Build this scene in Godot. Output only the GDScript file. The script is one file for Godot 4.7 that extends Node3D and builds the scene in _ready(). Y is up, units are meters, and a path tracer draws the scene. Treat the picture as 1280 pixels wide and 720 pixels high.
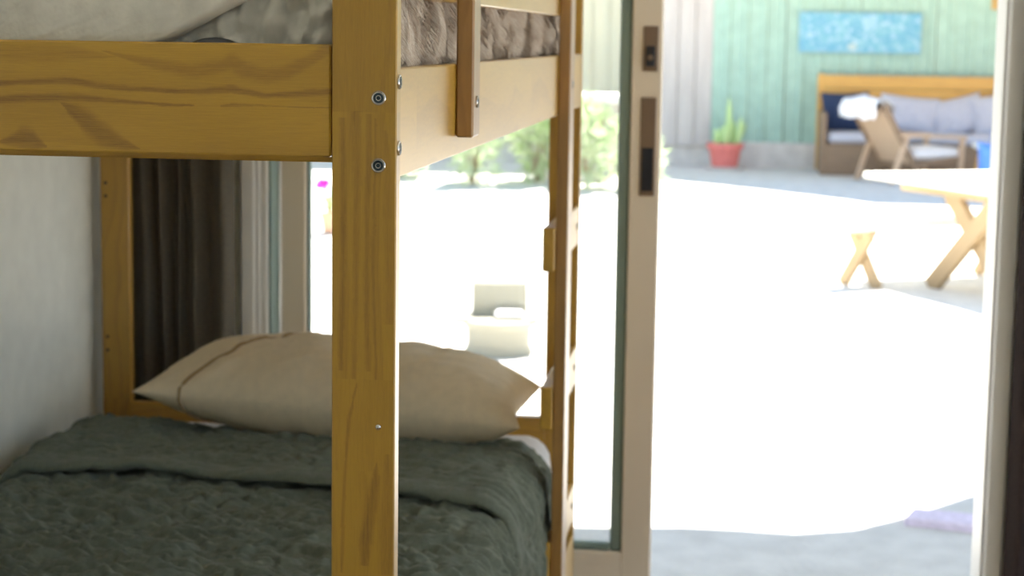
extends Node3D
# Bunk room with an open sliding door on a sunlit courtyard. Metres, y up.
# x = 0 is the outer face of the bunk's right side, z = 0 the front of its foot posts, the head lies towards -z.

const TOP := 1.62            # top of the bunk posts
const GROUND := -0.40        # courtyard level near the house

var mats := {}
var used := {}
var rng := RandomNumberGenerator.new()

func _ready() -> void:
	rng.seed = 7
	make_camera_and_light()
	make_materials()
	make_room()
	make_door()
	make_courtyard()
	make_far_building()
	make_bunk_bed()
	make_lower_bedding()
	make_upper_bedding()
	make_curtains()
	make_outdoor_furniture()
	make_lounge()
	make_plants()

# ------------------------------------------------------------------ camera, sky, sun

func make_camera_and_light() -> void:
	var cam := Camera3D.new()
	cam.name = "camera"
	add_child(cam)
	var lens := CameraAttributesPhysical.new()
	lens.frustum_focal_length = 114.48
	lens.frustum_focus_distance = 1.80
	lens.exposure_aperture = 16.0
	lens.frustum_near = 0.05
	lens.frustum_far = 200.0
	cam.attributes = lens
	cam.fov = 17.38
	cam.position = Vector3(0.3255, 1.25, 1.7379)
	cam.basis = Basis(Vector3.UP, 0.1229) * Basis(Vector3.RIGHT, -0.1323) * Basis(Vector3.BACK, 0.0141)
	cam.current = true

	var env := Environment.new()
	env.background_mode = Environment.BG_SKY
	var sky := Sky.new()
	var sm := ProceduralSkyMaterial.new()
	sm.sky_top_color = Color(0.74, 0.86, 1.0)
	sm.sky_horizon_color = Color(0.93, 0.96, 1.0)
	sm.sky_curve = 0.15
	sm.ground_bottom_color = Color(0.75, 0.73, 0.7)
	sm.ground_horizon_color = Color(0.85, 0.84, 0.82)
	sm.sky_energy_multiplier = 1.0
	sky.sky_material = sm
	env.sky = sky
	env.background_energy_multiplier = 1.25
	env.tonemap_mode = Environment.TONE_MAPPER_LINEAR
	env.tonemap_exposure = 1.4
	env.sdfgi_enabled = true
	env.ssao_enabled = true
	env.ssil_enabled = true
	var we := WorldEnvironment.new()
	we.name = "world_environment"
	we.environment = env
	add_child(we)

	var sun := DirectionalLight3D.new()
	sun.name = "sun"
	sun.light_color = Color(1.0, 0.97, 0.92)
	sun.light_energy = 7.0
	sun.light_angular_distance = 0.6
	sun.shadow_enabled = true
	sun.sky_mode = DirectionalLight3D.SKY_MODE_LIGHT_ONLY
	add_child(sun)
	sun.look_at_from_position(Vector3(0.16, 1.0, -0.46) * 10.0, Vector3.ZERO, Vector3.UP)

# ------------------------------------------------------------------ small helpers

func numbered(called: String) -> String:
	if not used.has(called):
		used[called] = 0
		return called
	used[called] += 1
	return "%s_%03d" % [called, used[called]]

func thing(called: String, label: String, category: String, at := Vector3.ZERO, turn := 0.0, group := "") -> Node3D:
	var o := Node3D.new()
	o.name = numbered(called)
	add_child(o)
	o.position = at
	o.rotation.y = turn
	tag(o, label, category, group)
	return o

func tag(o: Node, label: String, category: String, group := "", kind := "") -> void:
	o.set_meta("label", label)
	o.set_meta("category", category)
	if group != "":
		o.set_meta("group", group)
	if kind != "":
		o.set_meta("kind", kind)

func put(called: String, mesh: Mesh, m: Material, parent: Node = null, at := Vector3.ZERO, turn := Vector3.ZERO) -> MeshInstance3D:
	var o := MeshInstance3D.new()
	o.mesh = mesh
	o.material_override = m
	o.cast_shadow = GeometryInstance3D.SHADOW_CASTING_SETTING_ON
	if parent == null:
		o.name = numbered(called)
		add_child(o)
	else:
		o.name = called
		parent.add_child(o, true)
	o.position = at
	o.rotation = turn
	return o

func structure(called: String, mesh: Mesh, m: Material, at := Vector3.ZERO, label := "", category := "") -> MeshInstance3D:
	var o := put(called, mesh, m, null, at)
	o.set_meta("kind", "structure")
	if label != "":
		o.set_meta("label", label)
		o.set_meta("category", category)
	return o

func st() -> SurfaceTool:
	var s := SurfaceTool.new()
	s.begin(Mesh.PRIMITIVE_TRIANGLES)
	return s

func quad(s: SurfaceTool, a: Vector3, b: Vector3, c: Vector3, d: Vector3, n: Vector3, ua := Vector2.ZERO, ub := Vector2.ZERO, uc := Vector2.ZERO, ud := Vector2.ZERO) -> void:
	# corners in any turn; wound so that the front looks along n
	var pts := [a, b, c, d]
	var uvs := [ua, ub, uc, ud]
	var order := [0, 1, 2, 0, 2, 3]
	if (b - a).cross(c - a).dot(n) > 0.0:
		order = [0, 2, 1, 0, 3, 2]
	for k in order:
		s.set_normal(n)
		s.set_uv(uvs[k])
		s.add_vertex(pts[k])

# A chamfered board. Grain runs along `grain` (0 x, 1 y, 2 z); uv in metres times scale, from uv0.
func add_board(s: SurfaceTool, lo: Vector3, hi: Vector3, cham := 0.002, grain := 0, uv0 := Vector2.ZERO, uvs := Vector2(1, 4)) -> void:
	var mid := (lo + hi) / 2.0
	var h := (hi - lo) / 2.0
	var ch: float = min(cham, min(h.x, min(h.y, h.z)) * 0.9)
	for axis in 3:
		var b := (axis + 1) % 3
		var c := (axis + 2) % 3
		for sg in [-1.0, 1.0]:
			var n := Vector3.ZERO
			n[axis] = sg
			var p := []
			for k in [[-1, -1], [1, -1], [1, 1], [-1, 1]]:
				var v := Vector3.ZERO
				v[axis] = sg * h[axis]
				v[b] = k[0] * (h[b] - ch)
				v[c] = k[1] * (h[c] - ch)
				p.append(mid + v)
			var w := []
			for q in p:
				w.append(board_uv(q - lo, axis, grain, uv0, uvs))
			quad(s, p[0], p[1], p[2], p[3], n, w[0], w[1], w[2], w[3])
	# edge chamfers
	for axis in 3:
		var b := (axis + 1) % 3
		var c := (axis + 2) % 3
		for sb in [-1.0, 1.0]:
			for sc in [-1.0, 1.0]:
				var n := Vector3.ZERO
				n[b] = sb
				n[c] = sc
				n = n.normalized()
				var p := []
				for k in [[-1, 0], [1, 0], [1, 1], [-1, 1]]:
					var v := Vector3.ZERO
					v[axis] = k[0] * (h[axis] - ch)
					v[b] = sb * (h[b] - (ch if k[1] == 0 else 0.0))
					v[c] = sc * (h[c] - (0.0 if k[1] == 0 else ch))
					p.append(mid + v)
				var w := []
				for q in p:
					w.append(board_uv(q - lo, c, grain, uv0, uvs))
				quad(s, p[0], p[1], p[2], p[3], n, w[0], w[1], w[2], w[3])
	for sx in [-1.0, 1.0]:
		for sy in [-1.0, 1.0]:
			for sz in [-1.0, 1.0]:
				var g := Vector3(sx, sy, sz)
				var a := mid + Vector3(sx * h.x, sy * (h.y - ch), sz * (h.z - ch))
				var b2 := mid + Vector3(sx * (h.x - ch), sy * h.y, sz * (h.z - ch))
				var c2 := mid + Vector3(sx * (h.x - ch), sy * (h.y - ch), sz * h.z)
				var n := g.normalized()
				var pts := [a, b2, c2]
				if (b2 - a).cross(c2 - a).dot(n) > 0.0:
					pts = [a, c2, b2]
				for q in pts:
					s.set_normal(n)
					s.set_uv(board_uv(q - lo, 0, grain, uv0, uvs))
					s.add_vertex(q)

func board_uv(q: Vector3, face: int, grain: int, uv0: Vector2, uvs: Vector2) -> Vector2:
	var along := q[grain]
	var across := 0.0
	for k in 3:
		if k != grain and k != face:
			across += q[k]
	if face == grain:
		along = 0.0
		across = q[(grain + 1) % 3] + q[(grain + 2) % 3]
	return uv0 + Vector2(along * uvs.x, across * uvs.y)

func board(lo: Vector3, hi: Vector3, cham := 0.002, grain := 0, uv0 := Vector2.ZERO, uvs := Vector2(1, 4)) -> ArrayMesh:
	var s := st()
	add_board(s, lo, hi, cham, grain, uv0, uvs)
	return s.commit()

func bx(w: float, h: float, d: float, cham := 0.003) -> ArrayMesh:
	# a chamfered block standing on its own origin: centred in x and z, base at y 0
	return board(Vector3(-w / 2, 0, -d / 2), Vector3(w / 2, h, d / 2), cham, 0)

func lathe(profile: Array, sides := 24) -> ArrayMesh:
	# profile: Vector2(radius, y) from bottom to top
	var s := st()
	s.set_smooth_group(0)
	for i in sides:
		var a0 := TAU * i / sides
		var a1 := TAU * (i + 1) / sides
		for k in profile.size() - 1:
			var p: Vector2 = profile[k]
			var q: Vector2 = profile[k + 1]
			var v00 := Vector3(p.x * cos(a0), p.y, p.x * sin(a0))
			var v01 := Vector3(p.x * cos(a1), p.y, p.x * sin(a1))
			var v10 := Vector3(q.x * cos(a0), q.y, q.x * sin(a0))
			var v11 := Vector3(q.x * cos(a1), q.y, q.x * sin(a1))
			s.set_smooth_group(k)
			if p.x > 0.0:
				for v in [v00, v11, v01]:
					s.set_smooth_group(k)
					s.add_vertex(v)
			if q.x > 0.0:
				for v in [v00, v10, v11]:
					s.set_smooth_group(k)
					s.add_vertex(v)
	s.generate_normals()
	return s.commit()

# A grid of points (rows of equal length) as one smooth surface with uv in [0,1] or given.
func grid_mesh(rows: Array, uvs: Array = [], closed := false) -> ArrayMesh:
	var s := st()
	add_grid(s, rows, uvs)
	s.generate_normals()
	return s.commit()

func add_grid(s: SurfaceTool, rows: Array, uvs: Array = []) -> void:
	var base := 0
	var nr := rows.size()
	var nc: int = rows[0].size()
	for r in nr:
		for c in nc:
			s.set_smooth_group(1)
			s.set_uv(uvs[r][c] if uvs.size() else Vector2(float(c) / (nc - 1), float(r) / (nr - 1)))
			s.add_vertex(rows[r][c])
	for r in nr - 1:
		for c in nc - 1:
			var a := base + r * nc + c
			for k in [a, a + 1, a + nc + 1, a, a + nc + 1, a + nc]:
				s.add_index(k)

func tube(path: Array, radius: float, sides := 8) -> ArrayMesh:
	var s := st()
	add_tube(s, path, radius, sides)
	s.generate_normals()
	return s.commit()

func add_tube(s: SurfaceTool, path: Array, radius, sides := 8) -> void:
	var rings := []
	for i in path.size():
		var d: Vector3 = (path[min(i + 1, path.size() - 1)] - path[max(i - 1, 0)]).normalized()
		var side := d.cross(Vector3.UP if absf(d.y) < 0.9 else Vector3.RIGHT).normalized()
		var up := side.cross(d).normalized()
		var r: float = radius[i] if radius is Array else radius
		var ring := []
		for k in sides + 1:
			var a := TAU * k / sides
			ring.append(path[i] + (side * cos(a) + up * sin(a)) * r)
		rings.append(ring)
	for i in rings.size() - 1:
		for k in sides:
			for v in [rings[i][k], rings[i + 1][k + 1], rings[i][k + 1], rings[i][k], rings[i + 1][k], rings[i + 1][k + 1]]:
				s.set_smooth_group(1)
				s.add_vertex(v)
	for e in [0, rings.size() - 1]:
		for k in sides:
			var t := [path[e], rings[e][k], rings[e][k + 1]] if e == 0 else [path[e], rings[e][k + 1], rings[e][k]]
			for v in t:
				s.set_smooth_group(2 + e)
				s.add_vertex(v)

# A bar with a rectangular section between two points
func bar(a: Vector3, b: Vector3, w: float, d: float, side: Vector3, uv0 := Vector2.ZERO) -> ArrayMesh:
	var s := st()
	var l := a.distance_to(b)
	add_board(s, Vector3(0, -w / 2, -d / 2), Vector3(l, w / 2, d / 2), 0.004, 0, uv0)
	var m := s.commit()
	var x := (b - a).normalized()
	var z := side - x * side.dot(x)
	z = z.normalized()
	var y := z.cross(x)
	var out := st()
	out.append_from(m, 0, Transform3D(Basis(x, y, z), a))
	return out.commit()

func noise(sd: int, freq: float, octaves := 3) -> FastNoiseLite:
	var n := FastNoiseLite.new()
	n.seed = sd
	n.noise_type = FastNoiseLite.TYPE_SIMPLEX_SMOOTH
	n.frequency = freq
	n.fractal_octaves = octaves
	return n

func lin(r: float, g: float, b: float) -> Color:
	return Color(r, g, b).linear_to_srgb()

func plain(c: Color, rough := 0.7, spec := 0.5, metal := 0.0) -> StandardMaterial3D:
	var m := StandardMaterial3D.new()
	m.albedo_color = c
	m.roughness = rough
	m.metallic_specular = spec
	m.metallic = metal
	return m

# grainy variation of a colour, world-scaled, for paint, cloth, plaster, stone
func mottled(c: Color, rough: float, size: float, amount: float, sd: int, bump := 0.0, bump_size := 0.05) -> StandardMaterial3D:
	var m := plain(Color.WHITE, rough)
	var t := NoiseTexture2D.new()
	t.width = 256
	t.height = 256
	t.seamless = true
	t.noise = noise(sd, 0.03, 4)
	var g := Gradient.new()
	g.set_color(0, c * (1.0 - amount))
	g.set_color(1, (c * (1.0 + amount)).clamp())
	t.color_ramp = g
	m.albedo_texture = t
	m.uv1_triplanar = true
	m.uv1_world_triplanar = true
	m.uv1_scale = Vector3.ONE / size
	if bump > 0.0:
		var h := NoiseTexture2D.new()
		h.width = 256
		h.height = 256
		h.seamless = true
		h.noise = noise(sd + 9, bump_size, 3)
		m.heightmap_enabled = true
		m.heightmap_texture = h
		m.heightmap_scale = bump
	return m

# ------------------------------------------------------------------ wood

# Growth rings cut lengthwise, with marks [points (metres along, across), width, darkness] laid over them.
func wood_texture(w: int, h: int, size: Vector2, sd: int, early: Color, late: Color, spacing: float, wander: float, contrast: float, marks: Array = [], joints: Array = [], calm: Array = []) -> ImageTexture:
	var n1 := noise(sd, 1.0, 2)
	var n2 := noise(sd + 1, 1.0, 3)
	var n3 := noise(sd + 2, 1.0, 2)
	var mask := PackedFloat32Array()
	mask.resize(w * h)
	for mk in marks:
		var pts: Array = mk[0]
		for i in pts.size() - 1:
			var a: Vector2 = pts[i]
			var b: Vector2 = pts[i + 1]
			var w0: float = mk[1][i]
			var w1: float = mk[1][i + 1]
			var steps := int(max(2.0, a.distance_to(b) / size.x * w / 2.0))
			for k in steps:
				var t := float(k) / steps
				var p := a.lerp(b, t)
				var rad: float = lerp(w0, w1, t) * 0.75
				var rx := int(ceil(3.0))
				var ry := int(ceil(rad / size.y * h * 1.3)) + 1
				var cx := int(p.x / size.x * w)
				var cy := int(p.y / size.y * h)
				for y in range(max(0, cy - ry), min(h, cy + ry + 1)):
					var dy: float = absf((y + 0.5) / h * size.y - p.y) / max(rad, 0.0003)
					var f: float = mk[2] * smoothstep(1.25, 0.2, dy)
					for x in range(max(0, cx - rx), min(w, cx + rx + 1)):
						if f > mask[y * w + x]:
							mask[y * w + x] = f
	var data := PackedByteArray()
	data.resize(w * h * 3)
	for x in w:
		var u := (x + 0.5) / w * size.x
		var seg := 0
		for j in joints:
			if u > j:
				seg += 1
		var ring_k := contrast
		if seg < calm.size():
			ring_k = calm[seg]
		var off := seg * 0.37
		var bend := n1.get_noise_2d(u * 2.2, seg * 9.1 + 3.0) * wander
		var bend2 := n1.get_noise_2d(u * 6.0, seg * 5.3 + 40.0) * wander * 0.25
		for y in h:
			var v := (y + 0.5) / h * size.y
			var r := (v + off + bend + bend2 + n3.get_noise_2d(u * 3.0, v * 14.0 + seg * 7.0) * wander * 0.6) / spacing
			var f := r - floorf(r)
			var ring := f * f * f
			if f > 0.93:
				ring *= (1.0 - f) / 0.07
			var fine := n2.get_noise_2d(u * 14.0, v * 900.0) * 0.5 + n2.get_noise_2d(u * 60.0 + 5.0, v * 2400.0) * 0.35
			var tone := n1.get_noise_2d(u * 1.3 + 70.0, v * 9.0 + seg * 3.0)
			var k: float = clampf(ring * ring_k + fine * 0.30 + tone * 0.22 + 0.10, 0.0, 1.0)
			var my := int(clampf(y + (n1.get_noise_2d(u * 12.0, v * 50.0) * 0.0012 + n2.get_noise_2d(u * 60.0, v * 150.0) * 0.0006) / size.y * h, 0.0, h - 1.0))
			k = clampf(k + mask[my * w + x] * (0.85 + 0.5 * fine), 0.0, 1.0)
			var i := (y * w + x) * 3
			var cr: float = lerp(early.r, late.r, k)
			var cg: float = lerp(early.g, late.g, k)
			var cb: float = lerp(early.b, late.b, k)
			data[i] = int(clampf(pow(cr, 1.0 / 2.2), 0.0, 1.0) * 255.0)
			data[i + 1] = int(clampf(pow(cg, 1.0 / 2.2), 0.0, 1.0) * 255.0)
			data[i + 2] = int(clampf(pow(cb, 1.0 / 2.2), 0.0, 1.0) * 255.0)
	return ImageTexture.create_from_image(Image.create_from_data(w, h, false, Image.FORMAT_RGB8, data))

func wood(t: Texture2D, rough := 0.42, spec := 0.5) -> StandardMaterial3D:
	var m := plain(Color.WHITE, rough, spec)
	m.albedo_texture = t
	return m

func varnish(m: StandardMaterial3D) -> StandardMaterial3D:
	m.clearcoat_enabled = true
	m.clearcoat = 0.7
	m.clearcoat_roughness = 0.3
	return m

func make_materials() -> void:
	var early := Color(0.60, 0.36, 0.04)
	var late := Color(0.26, 0.125, 0.022)
	# foot rail: the figure of that very board, in metres from its right end (u) and its top (v)
	var z := []
	for a in [[[[360, 190], [560, 240], [700, 265], [820, 245], [850, 230], [900, 265], [980, 285], [1060, 270], [1150, 225], [1225, 180]], [1, 36, 44, 40, 50, 50, 44, 40, 34, 30], 0.36],
			[[[-520, 330], [-250, 318], [0, 305], [150, 300], [240, 300], [330, 315], [450, 328], [600, 335], [740, 340], [850, 332], [920, 345], [970, 358], [1060, 355], [1130, 350], [1225, 345]], [8, 14, 16, 22, 22, 18, 14, 14, 18, 22, 20, 14, 18, 20, 24], 0.62],
			[[[-480, 400], [-200, 380], [0, 365], [150, 358], [240, 362], [400, 375], [520, 385], [640, 390], [700, 392]], [10, 20, 26, 22, 24, 16, 10, 8, 4], 0.62],
			[[[820, 392], [860, 390], [910, 393], [1000, 396], [1225, 402]], [6, 9, 8, 4, 3], 0.5],
			[[[195, 380], [240, 412], [290, 455], [350, 500], [410, 528], [490, 556]], [2, 40, 66, 70, 44, 1], 0.55],
			[[[-60, 530], [8, 520], [40, 515], [70, 522], [125, 548]], [2, 40, 62, 56, 1], 0.62],
			[[[-400, 180], [0, 190], [120, 196], [240, 200], [400, 212]], [20, 60, 64, 44, 1], 0.3]]:
		var pts := []
		var wd := []
		for k in a[0].size():
			var q: Array = a[0][k]
			pts.append(Vector2(0.50 - (414.0 - q[0] / 2.977) / 1325.0, (q[1] / 2.977 - 48.5 - 0.021 * q[0] / 2.977) / 1325.0))
			wd.append(a[1][k] / 2.977 / 1325.0)
		z.append([pts, wd, a[2]])
	mats.foot_rail = wood(wood_texture(1024, 320, Vector2(0.9, 0.12), 11, early, late, 0.055, 0.02, 0.16, z), 0.45, 0.45)
	# near post: finger-jointed, u downwards from its top in metres, v from its left edge
	var y0 := TOP - 1.285    # where the top of the photograph cuts the post
	var p := []
	for a in [[[[472, 580], [470, 600], [464, 640], [458, 680], [456, 710]], [1, 8, 13, 13, 7], 0.55],
			[[[446, 480], [436, 520], [431, 600], [427, 690], [426, 720]], [1, 3, 3, 4, 2], 0.5],
			[[[426, 150], [428, 300], [425, 460]], [7, 5, 6], 0.45], [[[444, 142], [445, 260], [442, 470]], [9, 8, 5], 0.42],
			[[[460, 145], [458, 300], [459, 460]], [5, 7, 6], 0.45], [[[468, 150], [466, 330], [470, 470]], [3, 3, 4], 0.4],
			[[[480, 165], [484, 240], [486, 400]], [5, 9, 8], 0.3], [[[487, 0], [484, 60], [476, 120]], [8, 7, 3], 0.2], [[[486, 570], [484, 640], [486, 720]], [6, 14, 18], 0.35]]:
		var pts := []
		var wd := []
		for k in a[0].size():
			var q: Array = a[0][k]
			pts.append(Vector2(y0 + q[1] / 1310.0, (q[0] - 414.0) / 1310.0))
			wd.append(a[1][k] / 1310.0)
		p.append([pts, wd, a[2]])
	mats.near_post = wood(wood_texture(2048, 96, Vector2(1.62, 0.0833), 21, early * Color(0.88, 0.87, 0.9), late, 0.03, 0.012, 0.3, p, [y0 + 0.106, y0 + 0.36, y0 + 0.45], [0.08, 0.3, 0.12, 0.2]), 0.45, 0.45)
	mats.pine_a = wood(wood_texture(1024, 128, Vector2(1, 0.25), 31, early * Color(0.92, 0.86, 0.8), late, 0.024, 0.02, 0.42), 0.42, 0.5)
	mats.pine_shaded = wood(wood_texture(1024, 128, Vector2(1, 0.25), 35, Color(0.42, 0.23, 0.06), Color(0.25, 0.115, 0.03), 0.024, 0.02, 0.42), 0.42, 0.5)  # same pine as the rest, with local shade mixed into the colour
	mats.pine_b = wood(wood_texture(1024, 128, Vector2(1, 0.25), 41, early * 1.03, late * 1.2, 0.06, 0.03, 0.22), 0.4, 0.5)
	var pe := Color(0.42, 0.30, 0.16)
	for k in ["foot_rail", "near_post", "pine_a", "pine_b", "pine_shaded"]:
		varnish(mats[k])
	mats.yard_wood = wood(wood_texture(512, 64, Vector2(1, 0.25), 51, pe, Color(0.30, 0.20, 0.1), 0.03, 0.02, 0.5), 0.7)
	mats.orange_wood = wood(wood_texture(512, 64, Vector2(1, 0.25), 61, Color(0.72, 0.42, 0.1), Color(0.5, 0.24, 0.06), 0.05, 0.03, 0.6), 0.6)
	mats.grey_wood = wood(wood_texture(512, 64, Vector2(1, 0.25), 71, Color(0.62, 0.58, 0.54), Color(0.42, 0.37, 0.34), 0.02, 0.015, 0.6), 0.85)
	mats.pale_wood = wood(wood_texture(512, 64, Vector2(1, 0.25), 81, Color(0.85, 0.84, 0.78), Color(0.66, 0.64, 0.52), 0.03, 0.02, 0.6), 0.85)
	mats.cream_wood = wood(wood_texture(512, 64, Vector2(1, 0.25), 73, Color(0.66, 0.65, 0.50), Color(0.52, 0.50, 0.38), 0.02, 0.015, 0.6), 0.85)
	mats.stump_wood = wood(wood_texture(512, 64, Vector2(1, 0.25), 83, Color(0.36, 0.35, 0.29), Color(0.27, 0.26, 0.20), 0.03, 0.02, 0.6), 0.85)
	mats.dark_wood = wood(wood_texture(512, 64, Vector2(1, 0.25), 91, Color(0.30, 0.20, 0.12), Color(0.16, 0.1, 0.06), 0.03, 0.02, 0.6), 0.7)
	mats.floor_wood = wood(wood_texture(512, 64, Vector2(1, 0.25), 95, Color(0.5, 0.33, 0.16), Color(0.3, 0.18, 0.08), 0.03, 0.02, 0.5), 0.5)

	mats.wall = mottled(lin(0.87, 0.88, 0.80), 0.85, 0.6, 0.02, 3, 0.05)
	mats.ceiling = mottled(lin(0.8, 0.79, 0.75), 0.9, 0.8, 0.02, 4)
	mats.frame = plain(lin(0.88, 0.88, 0.86), 0.45)
	mats.stile = plain(lin(0.80, 0.71, 0.58), 0.45)
	mats.bead = plain(lin(0.22, 0.31, 0.28), 0.5)
	mats.bronze = plain(lin(0.22, 0.15, 0.10), 0.45, 0.5, 0.3)
	mats.black = plain(lin(0.012, 0.014, 0.02), 0.6)
	mats.steel = plain(lin(0.62, 0.62, 0.60), 0.25, 0.5, 1.0)
	mats.socket = plain(lin(0.02, 0.03, 0.035), 0.4, 0.5, 0.5)
	mats.bolt_face = plain(lin(0.035, 0.055, 0.065), 0.4, 0.5, 0.5)
	var g := StandardMaterial3D.new()
	g.transparency = BaseMaterial3D.TRANSPARENCY_ALPHA
	g.albedo_color = Color(0.90, 0.98, 0.95, 0.10)
	g.roughness = 0.02
	mats.glass = g
	mats.sheet = mottled(lin(0.74, 0.72, 0.70), 0.85, 0.25, 0.03, 14, 0.06, 0.12)
	mats.pillow = mottled(lin(0.82, 0.70, 0.49), 0.85, 0.2, 0.03, 15, 0.05, 0.12)
	mats.shaded_hem = plain(lin(0.42, 0.29, 0.15), 0.9)  # darker tan paints the shade along the pillowcase seam
	mats.duvet = mottled(lin(0.72, 0.70, 0.62), 0.85, 0.25, 0.05, 16, 0.05, 0.15)
	mats.mattress = mottled(lin(0.52, 0.54, 0.57), 0.9, 0.2, 0.05, 17)
	mats.quilt = mottled(lin(0.165, 0.190, 0.145), 0.9, 0.06, 0.1, 18, 0.08, 0.1)
	mats.quilt.rim_enabled = true
	mats.quilt.rim = 0.2
	mats.quilt.rim_tint = 0.3
	mats.curtain = mottled(lin(0.145, 0.125, 0.095), 0.9, 0.06, 0.12, 19, 0.05, 0.3)
	mats.curtain_dark = mottled(lin(0.05, 0.034, 0.032), 0.9, 0.06, 0.15, 20, 0.05, 0.3)
	mats.gravel = mottled(lin(0.62, 0.61, 0.585), 0.95, 1.6, 0.05, 22, 0.6, 0.2)
	mats.concrete = mottled(lin(0.66, 0.62, 0.57), 0.9, 1.4, 0.06, 23)
	mats.green = mottled(lin(0.37, 0.54, 0.445), 0.6, 1.5, 0.05, 24)
	mats.sail = mottled(lin(0.22, 0.23, 0.24), 0.9, 0.5, 0.03, 25)
	mats.lilac = mottled(lin(0.70, 0.62, 0.76), 0.9, 0.3, 0.08, 26)
	mats.pot = mottled(lin(0.76, 0.21, 0.18), 0.7, 0.3, 0.12, 27)
	mats.terracotta = mottled(lin(0.74, 0.42, 0.26), 0.8, 0.3, 0.1, 36)
	mats.leaf = plain(lin(0.41, 0.51, 0.30), 0.6)
	mats.leaf.backlight_enabled = true
	mats.leaf.backlight = Color(0.5, 0.6, 0.3)
	mats.leaf_pale = plain(lin(0.55, 0.63, 0.45), 0.6)
	mats.leaf_pale.backlight_enabled = true
	mats.leaf_pale.backlight = Color(0.5, 0.6, 0.4)
	mats.stem = plain(lin(0.30, 0.22, 0.12), 0.8)
	mats.magenta = plain(lin(0.42, 0.004, 0.30), 0.8, 0.2)
	mats.navy = mottled(lin(0.022, 0.04, 0.095), 0.9, 0.2, 0.15, 28)
	mats.cushion = mottled(lin(0.52, 0.53, 0.60), 0.9, 0.3, 0.04, 29)
	mats.white_cloth = mottled(lin(0.80, 0.79, 0.80), 0.9, 0.3, 0.03, 30)
	mats.blue_cloth = mottled(lin(0.10, 0.25, 0.66), 0.85, 0.2, 0.15, 33)
	mats.rattan = mottled(lin(0.56, 0.40, 0.27), 0.8, 0.08, 0.2, 34)
	mats.white_paint = plain(lin(0.82, 0.82, 0.80), 0.5)
	mats.soil = mottled(lin(0.16, 0.10, 0.06), 0.95, 0.1, 0.2, 35)
	mats.picture_edge = plain(lin(0.25, 0.45, 0.55), 0.7)
	mats.succulent = plain(lin(0.50, 0.68, 0.30), 0.6)
	mats.panel_print = make_picture()

# ------------------------------------------------------------------ the room

func box_lo_hi(lo: Vector3, hi: Vector3) -> ArrayMesh:
	return board(lo, hi, 0.001, 0)

func make_room() -> void:
	# the room runs from x -1.0 to 2.3 and from z -2.12 to 3.0, 2.4 high
	structure("floor", box_lo_hi(Vector3(-1.12, -0.08, -2.30), Vector3(2.42, 0, 3.12)), mats.floor_wood)
	structure("ceiling", box_lo_hi(Vector3(-1.12, 2.4, -2.30), Vector3(2.42, 2.52, 3.12)), mats.ceiling)
	structure("wall_left", box_lo_hi(Vector3(-1.12, 0, -2.30), Vector3(-1.0, 2.4, 3.12)), mats.wall)
	# right-hand wall, with an unseen window added to light the bunk side and left wall
	structure("wall_right", box_lo_hi(Vector3(2.3, 0, -2.30), Vector3(2.42, 0.25, 3.12)), mats.wall)
	structure("wall_right", box_lo_hi(Vector3(2.3, 2.15, -2.30), Vector3(2.42, 2.4, 3.12)), mats.wall)
	structure("wall_right", box_lo_hi(Vector3(2.3, 0.25, -2.30), Vector3(2.42, 2.15, -1.9)), mats.wall)
	structure("wall_right", box_lo_hi(Vector3(2.3, 0.25, 1.6), Vector3(2.42, 2.15, 3.12)), mats.wall)
	var w2 := Node3D.new()
	w2.name = "added_window_2"
	w2.set_meta("kind", "structure")
	add_child(w2)
	var s2 := st()
	add_board(s2, Vector3(2.32, 0.25, -1.9), Vector3(2.40, 0.31, 1.6))
	add_board(s2, Vector3(2.32, 2.09, -1.9), Vector3(2.40, 2.15, 1.6))
	for z in [-1.9, -0.18, 1.54]:
		add_board(s2, Vector3(2.32, 0.31, z), Vector3(2.40, 2.09, z + 0.06))
	put("window_frame", s2.commit(), mats.frame, w2)
	for z in [-1.84, -0.12]:
		put("pane", box_lo_hi(Vector3(2.358, 0.31, z), Vector3(2.362, 2.09, z + 1.66)), mats.glass, w2)
	# wall with the sliding door, in three pieces
	structure("wall_front", box_lo_hi(Vector3(-1.0, 0, -2.28), Vector3(-0.726, 2.4, -2.12)), mats.wall)
	structure("wall_front", box_lo_hi(Vector3(0.868, 0, -2.28), Vector3(2.3, 2.4, -2.12)), mats.wall)
	structure("wall_front", box_lo_hi(Vector3(-0.726, 2.12, -2.28), Vector3(0.868, 2.4, -2.12)), mats.wall)
	# wall behind the camera with the other unseen window, added as fill for the front faces
	structure("wall_back", box_lo_hi(Vector3(-1.0, 0, 3.0), Vector3(2.3, 0.9, 3.12)), mats.wall)
	structure("wall_back", box_lo_hi(Vector3(-1.0, 2.1, 3.0), Vector3(2.3, 2.4, 3.12)), mats.wall)
	structure("wall_back", box_lo_hi(Vector3(-1.0, 0.9, 3.0), Vector3(0.2, 2.1, 3.12)), mats.wall)
	structure("wall_back", box_lo_hi(Vector3(1.2, 0.9, 3.0), Vector3(2.3, 2.1, 3.12)), mats.wall)
	var w := Node3D.new()
	w.name = "added_window_1"
	w.set_meta("kind", "structure")
	add_child(w)
	var s := st()
	add_board(s, Vector3(0.2, 0.9, 3.02), Vector3(1.2, 0.96, 3.1))
	add_board(s, Vector3(0.2, 2.04, 3.02), Vector3(1.2, 2.1, 3.1))
	for x in [0.2, 0.67, 1.14]:
		add_board(s, Vector3(x, 0.96, 3.02), Vector3(x + 0.06, 2.04, 3.1))
	put("window_frame", s.commit(), mats.frame, w)
	for x in [0.26, 0.73]:
		put("pane", box_lo_hi(Vector3(x, 0.96, 3.058), Vector3(x + 0.41, 2.04, 3.062)), mats.glass, w)

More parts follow.
